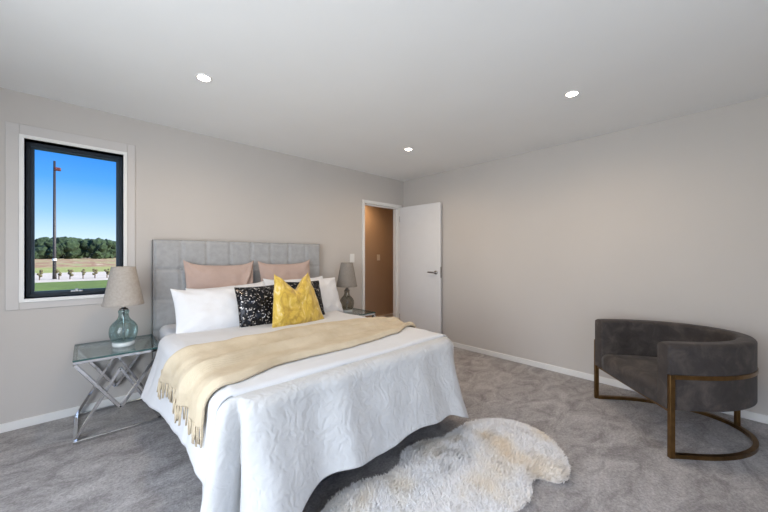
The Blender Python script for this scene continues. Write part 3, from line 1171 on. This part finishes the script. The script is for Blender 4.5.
def armchair():
    t = empty('tub_armchair', (2.915, 0.478, 0), math.radians(220.5))
    tag(t, 'curved taupe velvet tub armchair on a bronze metal frame by the right wall', 'armchair')
    HW, DP = 0.408, 0.728
    zb_, zt_, th = 0.285, 0.692, 0.095
    po = resample(upath(HW + 0.001, DP + 0.004, straight=0.16, ex=2.02, y0=-0.022), 90)
    n = len(po)
    # cross-section rounded rectangle
    def section():
        s = []
        r = 0.026
        hw, = (th / 2,)
        cs = [((hw - r), zt_ - r, 0), (-(hw - r), zt_ - r, 1), (-(hw - r), zb_ + 0.012, 2), ((hw - r), zb_ + 0.012, 3)]
        for cx_, cz_, qd in cs:
            rr = r if qd in (0, 1) else 0.012
            for k in range(6):
                a = qd * PI / 2 + (PI / 2) * k / 5
                sx = cx_ + (r - rr) * (1 if cx_ > 0 else -1)
                s.append((sx + rr * math.cos(a), cz_ + rr * math.sin(a)))
        return s
    sec = section()
    # subdivide tall sides for cloth bumps
    bm = bmesh.new()
    rings = []
    for i, p in enumerate(po):
        a = po[max(0, i - 1)]
        b = po[min(n - 1, i + 1)]
        tg = (b - a).normalized()
        nr = Vector((tg.y, -tg.x))            # outward
        if nr.dot(p - Vector((0, 0.25))) < 0: nr = -nr
        # round the arm ends
        e = min(i, n - 1 - i) / 3.0
        sc = 1.0 if e >= 1 else (0.80 + 0.20 * math.sqrt(1 - (1 - e) ** 2))
        ring = []
        for (sx, sz) in sec:
            off = sx * sc - th / 2
            zc = (zt_ + zb_) / 2
            z = zc + (sz - zc) * (1 - (1 - sc) * 0.18)
            q = p + nr * off
            ring.append(bm.verts.new((q.x, q.y, z)))
        rings.append(ring)
    m = len(sec)
    for i in range(n - 1):
        for k in range(m):
            q = (k + 1) % m
            bm.faces.new((rings[i][k], rings[i][q], rings[i + 1][q], rings[i + 1][k]))
    bm.faces.new(rings[0])
    bm.faces.new(rings[-1][::-1])
    bmesh.ops.recalc_face_normals(bm, faces=bm.faces)
    o = obj('curved_backrest', bm, M['velvet'], t, True)
    m_ = o.modifiers.new('wn', 'WEIGHTED_NORMAL')
    # seat : pads inside the U
    pi_ = resample(upath(HW - th + 0.005, DP + 0.004 - th + 0.004, straight=0.14, ex=2.02, y0=0.0), 70)
    def pad(z0, z1, r, dome, front):
        bm = bmesh.new()
        lv = []
        steps = [(0, z0 + 0.0), (0, z1 - r)] + [(r * (1 - math.cos(a)), z1 - r + r * math.sin(a)) for a in [PI / 2 * k / 5 for k in range(1, 6)]]
        cx_, cy_ = 0.0, 0.30
        outline = []
        for p in pi_:
            outline.append(Vector((p.x, p.y + (front if p.y < 0.02 else 0))))
        fr = 14
        a, b = outline[-1], outline[0]
        for k in range(1, fr):
            s = k / fr
            q = a.lerp(b, s)
            q.y -= 0.012 * math.sin(PI * s)
            outline.append(q)
        for ins, z in steps:
            lv.append([bm.verts.new((cx_ + (p.x - cx_) * (1 - ins / 0.38), cy_ + (p.y - cy_) * (1 - ins / 0.34), z)) for p in outline])
        for f in (0.8, 0.55, 0.3, 0.1):
            lv.append([bm.verts.new((cx_ + (p.x - cx_) * f * (1 - r / 0.38), cy_ + (p.y - cy_) * f * (1 - r / 0.34), z1 + dome * (1 - f * f))) for p in outline])
        N = len(outline)
        for A_, B_ in zip(lv, lv[1:]):
            for i in range(N):
                j = (i + 1) % N
                bm.faces.new((A_[i], A_[j], B_[j], B_[i]))
        bm.faces.new(lv[0][::-1])
        bm.faces.new(lv[-1])
        bmesh.ops.recalc_face_normals(bm, faces=bm.faces)
        return bm
    obj('seat', pad(0.287, 0.418, 0.050, 0.020, -0.012), M['velvet'], t, True)
    # frame
    R = 0.0125
    ring = resample(upath(HW - 0.003, DP - 0.004, straight=0.16, ex=2.02), 70)
    bm = bmesh.new()
    tube(bm, [(p.x, p.y, R) for p in ring], R, square=True)
    obj('floor_hoop', bm, M['bronze'], t)
    bm = bmesh.new()
    ring2 = resample(upath(HW - 0.003, DP - 0.004, straight=0.16, ex=2.02), 70)
    tube(bm, [(p.x, p.y, 0.492) for p in ring2], 0.0105, square=True, rz=R)
    obj('upper_hoop', bm, M['bronze'], t)
    for sx in (-1, 1):
        bm = bmesh.new()
        bar(bm, (sx * (HW + 0.003), -0.004, 0.0), (sx * (HW + 0.003), -0.004, 0.505), 2 * R, 2.4 * R, bevel=0.002)
        obj('leg', bm, M['bronze'], t)
    for x_, y_ in ((0.0, DP - 0.006),):
        bm = bmesh.new()
        bar(bm, (x_, y_, 2 * R), (x_, y_, 0.50), 2 * R, 2 * R, bevel=0.002)
        obj('leg', bm, M['bronze'], t)
    bm = bmesh.new()
    bar(bm, (-HW, 0.0, 0.280), (HW, 0.0, 0.280), 0.014, 0.020, bevel=0.002)
    obj('seat_rail', bm, M['bronze'], t)
    bm = bmesh.new()
    bar(bm, (0, 0.0, 0.278), (0, DP - 0.01, 0.278), 0.020, 0.012, bevel=0.002)
    obj('cross_rail', bm, M['bronze'], t)
armchair()

# ------------------------------------------------------------------ sheepskin rug
def sheepskin():
    pts = [(1.86, .585), (2.00, .600), (2.14, .69), (2.25, .83), (2.27, 1.00), (2.19, 1.15), (2.02, 1.25), (1.85, 1.26), (1.72, 1.27), (1.60, 1.33), (1.44, 1.345), (1.32, 1.28), (1.20, 1.26), (1.08, 1.31),
           (.92, 1.32), (.75, 1.25), (.66, 1.08), (.70, .88), (.90, .72), (1.10, .66), (1.28, .69), (1.45, .67), (1.62, .66), (1.72, .70), (1.80, .69)]
    n = len(pts)
    ol = []
    for i in range(n):
        a, b, c, d = [Vector(pts[(i + k) % n]) for k in (-1, 0, 1, 2)]
        for k in range(8):
            s = k / 8
            ol.append(0.5 * ((2 * b) + (c - a) * s + (2 * a - 5 * b + 4 * c - d) * s * s + (3 * b - a - 3 * c + d) * s ** 3))
    N = len(ol)
    cen = Vector((1.45, 1.0))
    def inside(q):
        r = False
        j = N - 1
        for i in range(N):
            a, b = ol[i], ol[j]
            if (a.y > q.y) != (b.y > q.y) and q.x < (b.x - a.x) * (q.y - a.y) / (b.y - a.y) + a.x:
                r = not r
            j = i
        return r
    def edge(q):
        return min((q - p).length for p in ol)
    t = empty('sheepskin_rug', (1.45, 1.0, 0))
    tag(t, 'fluffy cream-white sheepskin rug on the carpet at the foot of the bed', 'rug')
    # hide
    sm = []
    for i, p in enumerate(ol):
        tg = (ol[(i + 2) % N] - ol[i - 2]).normalized()
        nr = Vector((tg.y, -tg.x))
        if inside(p + nr * 0.008): nr = -nr
        sm.append(p - nr * 0.016)
    verts = [(p.x - 1.45, p.y - 1.0, 0.002) for p in sm] + [(p.x - 1.45, p.y - 1.0, 0.008) for p in sm]
    faces = [(i, (i + 1) % N, N + (i + 1) % N, N + i) for i in range(N)] + [list(range(N))[::-1], [N + i for i in range(N)]]
    raw('hide', verts, faces, M['hide'], t, False)
    # fleece: tapered locks, combed in drifting directions
    random.seed(11)
    V, F = [], []
    x = 0.62
    step = 0.0095
    while x < 2.32:
        y = 0.55
        while y < 1.38:
            q = Vector((x + random.uniform(-.5, .5) * step, y + random.uniform(-.5, .5) * step))
            y += step
            if not inside(q):
                continue
            e = edge(q)
            for rep in range(4):
                b = q + Vector((random.uniform(-.005, .005), random.uniform(-.005, .005)))
                # direction field
                ang = 1.2 * nz(b.x * 1.6, b.y * 1.6, 0.3) + 1.6 * nz(b.x * 9, b.y * 9, 2.0) + random.uniform(-1.0, 1.0)
                d = Vector((math.cos(ang), math.sin(ang)))
                if e < 0.03:
                    # towards the nearest outline
                    pn = min(ol, key=lambda p_: (p_ - q).length_squared) - q
                    if pn.length > 1e-5:
                        d = (d * (0.45 + e / 0.03) + pn.normalized() * (1.15 - e / 0.03)).normalized()
                clump = 0.5 + 0.5 * nz(b.x * 19, b.y * 19, 5.0)
                hgt = (0.042 + 0.012 * clump) * (0.55 + 0.45 * min(1, e / 0.07)) * random.uniform(0.8, 1.15)
                ln = 0.012 + 0.016 * random.random()
                wd = random.uniform(0.0014, 0.0030)
                sd = Vector((-d.y, d.x))
                k0 = len(V)
                for s_, (fo, fz, fw) in enumerate(((0, 0.0, 1.0), (0.15, 0.50, 1.0), (0.50, 0.82, 0.7), (1.0, 1.02, 0.0))):
                    c = b + d * (ln * fo) + sd * (0.006 * math.sin(s_ * 1.7 + ang * 3))
                    z = 0.010 + hgt * fz
                    if s_ < 3:
                        V.append((c.x + sd.x * wd * fw - 1.45, c.y + sd.y * wd * fw - 1.0, z))
                        V.append((c.x - sd.x * wd * fw - 1.45, c.y - sd.y * wd * fw - 1.0, z))
                    else:
                        V.append((c.x - 1.45, c.y - 1.0, z - 0.004))
                F.append((k0, k0 + 1, k0 + 3, k0 + 2))
                F.append((k0 + 2, k0 + 3, k0 + 5, k0 + 4))
                F.append((k0 + 4, k0 + 5, k0 + 6))
        x += step
    fl = raw('fleece', V, F, M['fur'], t)
    fl['kind'] = 'stuff'
sheepskin()

# ------------------------------------------------------------------ outside the window
GZ = -0.35
def ground(name, y0, y1, z0, z1, mat, n=1):
    verts = [(-160, y0, z0), (160, y0, z0), (160, y1, z1), (-160, y1, z1), (-160, y0, z0 - 0.3), (160, y0, z0 - 0.3), (160, y1, z1 - 0.3), (-160, y1, z1 - 0.3)]
    o = raw(name, verts, [(0, 1, 2, 3), (7, 6, 5, 4), (0, 4, 5, 1), (1, 5, 6, 2), (2, 6, 7, 3), (3, 7, 4, 0)], mat, None, False)
    o['kind'] = 'structure'
    return o
structure(ground('ground_lawn', WY + 0.3, 27.8, GZ, GZ, M['lawn']), 'green mown lawn outside the window')
structure(ground('ground_gravel', 27.8, 43.0, GZ, GZ, M['path']), 'pale gravel strip beyond the lawn')
structure(ground('ground_verge', 43.0, 62.0, GZ, GZ - 0.0, M['verge']), 'yellow-green grass verge')
structure(ground('ground_field', 62.0, 330.0, GZ, GZ + 0.2, M['field']), 'dry red-brown and straw field')

def blob_tree(x, y, h, r, seed, label):
    t = empty('tree', (x, y, GZ))
    tag(t, label, 'tree', 'trees along the field edge')
    bm = bmesh.new()
    random.seed(seed)
    for k in range(30):
        a = random.uniform(0, 2 * PI)
        rr = r * random.uniform(0, 0.65)
        s = r * random.uniform(0.20, 0.42)
        zz = h * random.uniform(0.18, 0.80)
        if k == 0: rr, zz, s = 0, h * 0.72, r * 0.5
        zz = min(zz, h - s * 0.8)
        res = bmesh.ops.create_icosphere(bm, subdivisions=3, radius=s, matrix=Matrix.Translation((rr * math.cos(a), rr * math.sin(a), max(zz, s * 0.8))))
        for v in res['verts']:
            n_ = fbm(v.co.x * 0.6 + seed, v.co.y * 0.6, v.co.z * 0.6, 3)
            v.co += v.co.normalized() * (n_ * 1.0 + 0.5 * fbm(v.co.x * 2.1, v.co.y * 2.1 + seed, v.co.z * 2.1, 2))
    obj('crown', bm, M['leaves'], t)
    obj('trunk', tube(bmesh.new(), [(0, 0, 0), (0, 0, h * 0.6)], 0.35, 8), M['bark'], t)
def gp(u, Y, v=256.):
    rr = (u - 384.) / 318.
    dx_, dy_ = rr * 0.729 + 0.6845, rr * -0.6845 + 0.729
    return dx_ / dy_ * Y
trees = [(42, 260, 11.0, 9.0), (46, 250, 13.5, 9), (55, 255, 14.5, 9.5), (65, 250, 14.6, 9.5), (76, 255, 14.2, 9.5), (87, 250, 14.2, 9.5), (98, 252, 13.8, 9.5), (108, 250, 13.5, 9.5), (119, 252, 13.0, 9.5)]
trees = [(u, (222, 252, 284)[k % 3], h * (0.72, 0.82, 0.92)[k % 3] * (0.62 if k == 0 else 1.0), 0) for k, (u, Y, h, r_) in enumerate(trees)]
names = ['leftmost, shorter', 'second from the left', 'third from the left', 'fourth from the left', 'middle', 'fourth from the right', 'third from the right', 'second from the right', 'rightmost']
for k, (u, Y, h, r_) in enumerate(trees):
    blob_tree(gp(u, Y), Y, h, 7.2, 40 + k, 'dark evergreen tree of the far grove, ' + names[k] + ' one')
blob_tree(gp(35, 300), 300, 4.2, 4.0, 77, 'low dark bush at the left end of the far grove')

sl = empty('street_lamp', (gp(54.5, 31.4), 31.4, GZ))
tag(sl, 'tall dark street lamp pole with a red-brown head outside the window', 'street lamp')
obj('pole', lathe(bmesh.new(), [(0.0, 0), (0.11, 0), (0.10, 0.3), (0.09, 1.0), (0.06, 8.1), (0, 8.1)], 14), M['pole'], sl, True)
bm = B(-0.02, 0.32, -0.10, 0.10, 7.45, 7.68, 0.05)
obj('lamp_head', bm, M['red'], sl)
obj('collar', lathe(bmesh.new(), [(0.11, 1.25), (0.11, 1.40)], 14), M['plastic'], sl)
labs = ['leftmost, left of the street lamp', 'just right of the street lamp', 'third from the left', 'fourth from the left', 'fifth from the left', 'rightmost, nearest the lampshade']
for k, u in enumerate((39.5, 59, 70, 83, 95, 107)):
    Y = 30.5
    t = empty('sapling', (gp(u, Y), Y, GZ))
    tag(t, 'small brown-green sapling on the gravel, ' + labs[k], 'sapling', 'saplings on the gravel strip')
    random.seed(k)
    bm = bmesh.new()
    for q in range(7):
        bmesh.ops.create_icosphere(bm, subdivisions=2, radius=random.uniform(0.05, 0.10), matrix=Matrix.Translation((random.uniform(-.1, .1), random.uniform(-.1, .1), 0.28 + 0.055 * q)))
    obj('foliage', bm, M['sapling'], t)
    obj('stem', tube(bmesh.new(), [(0, 0, 0), (0, 0, 0.4)], 0.03, 6), M['bark'], t)
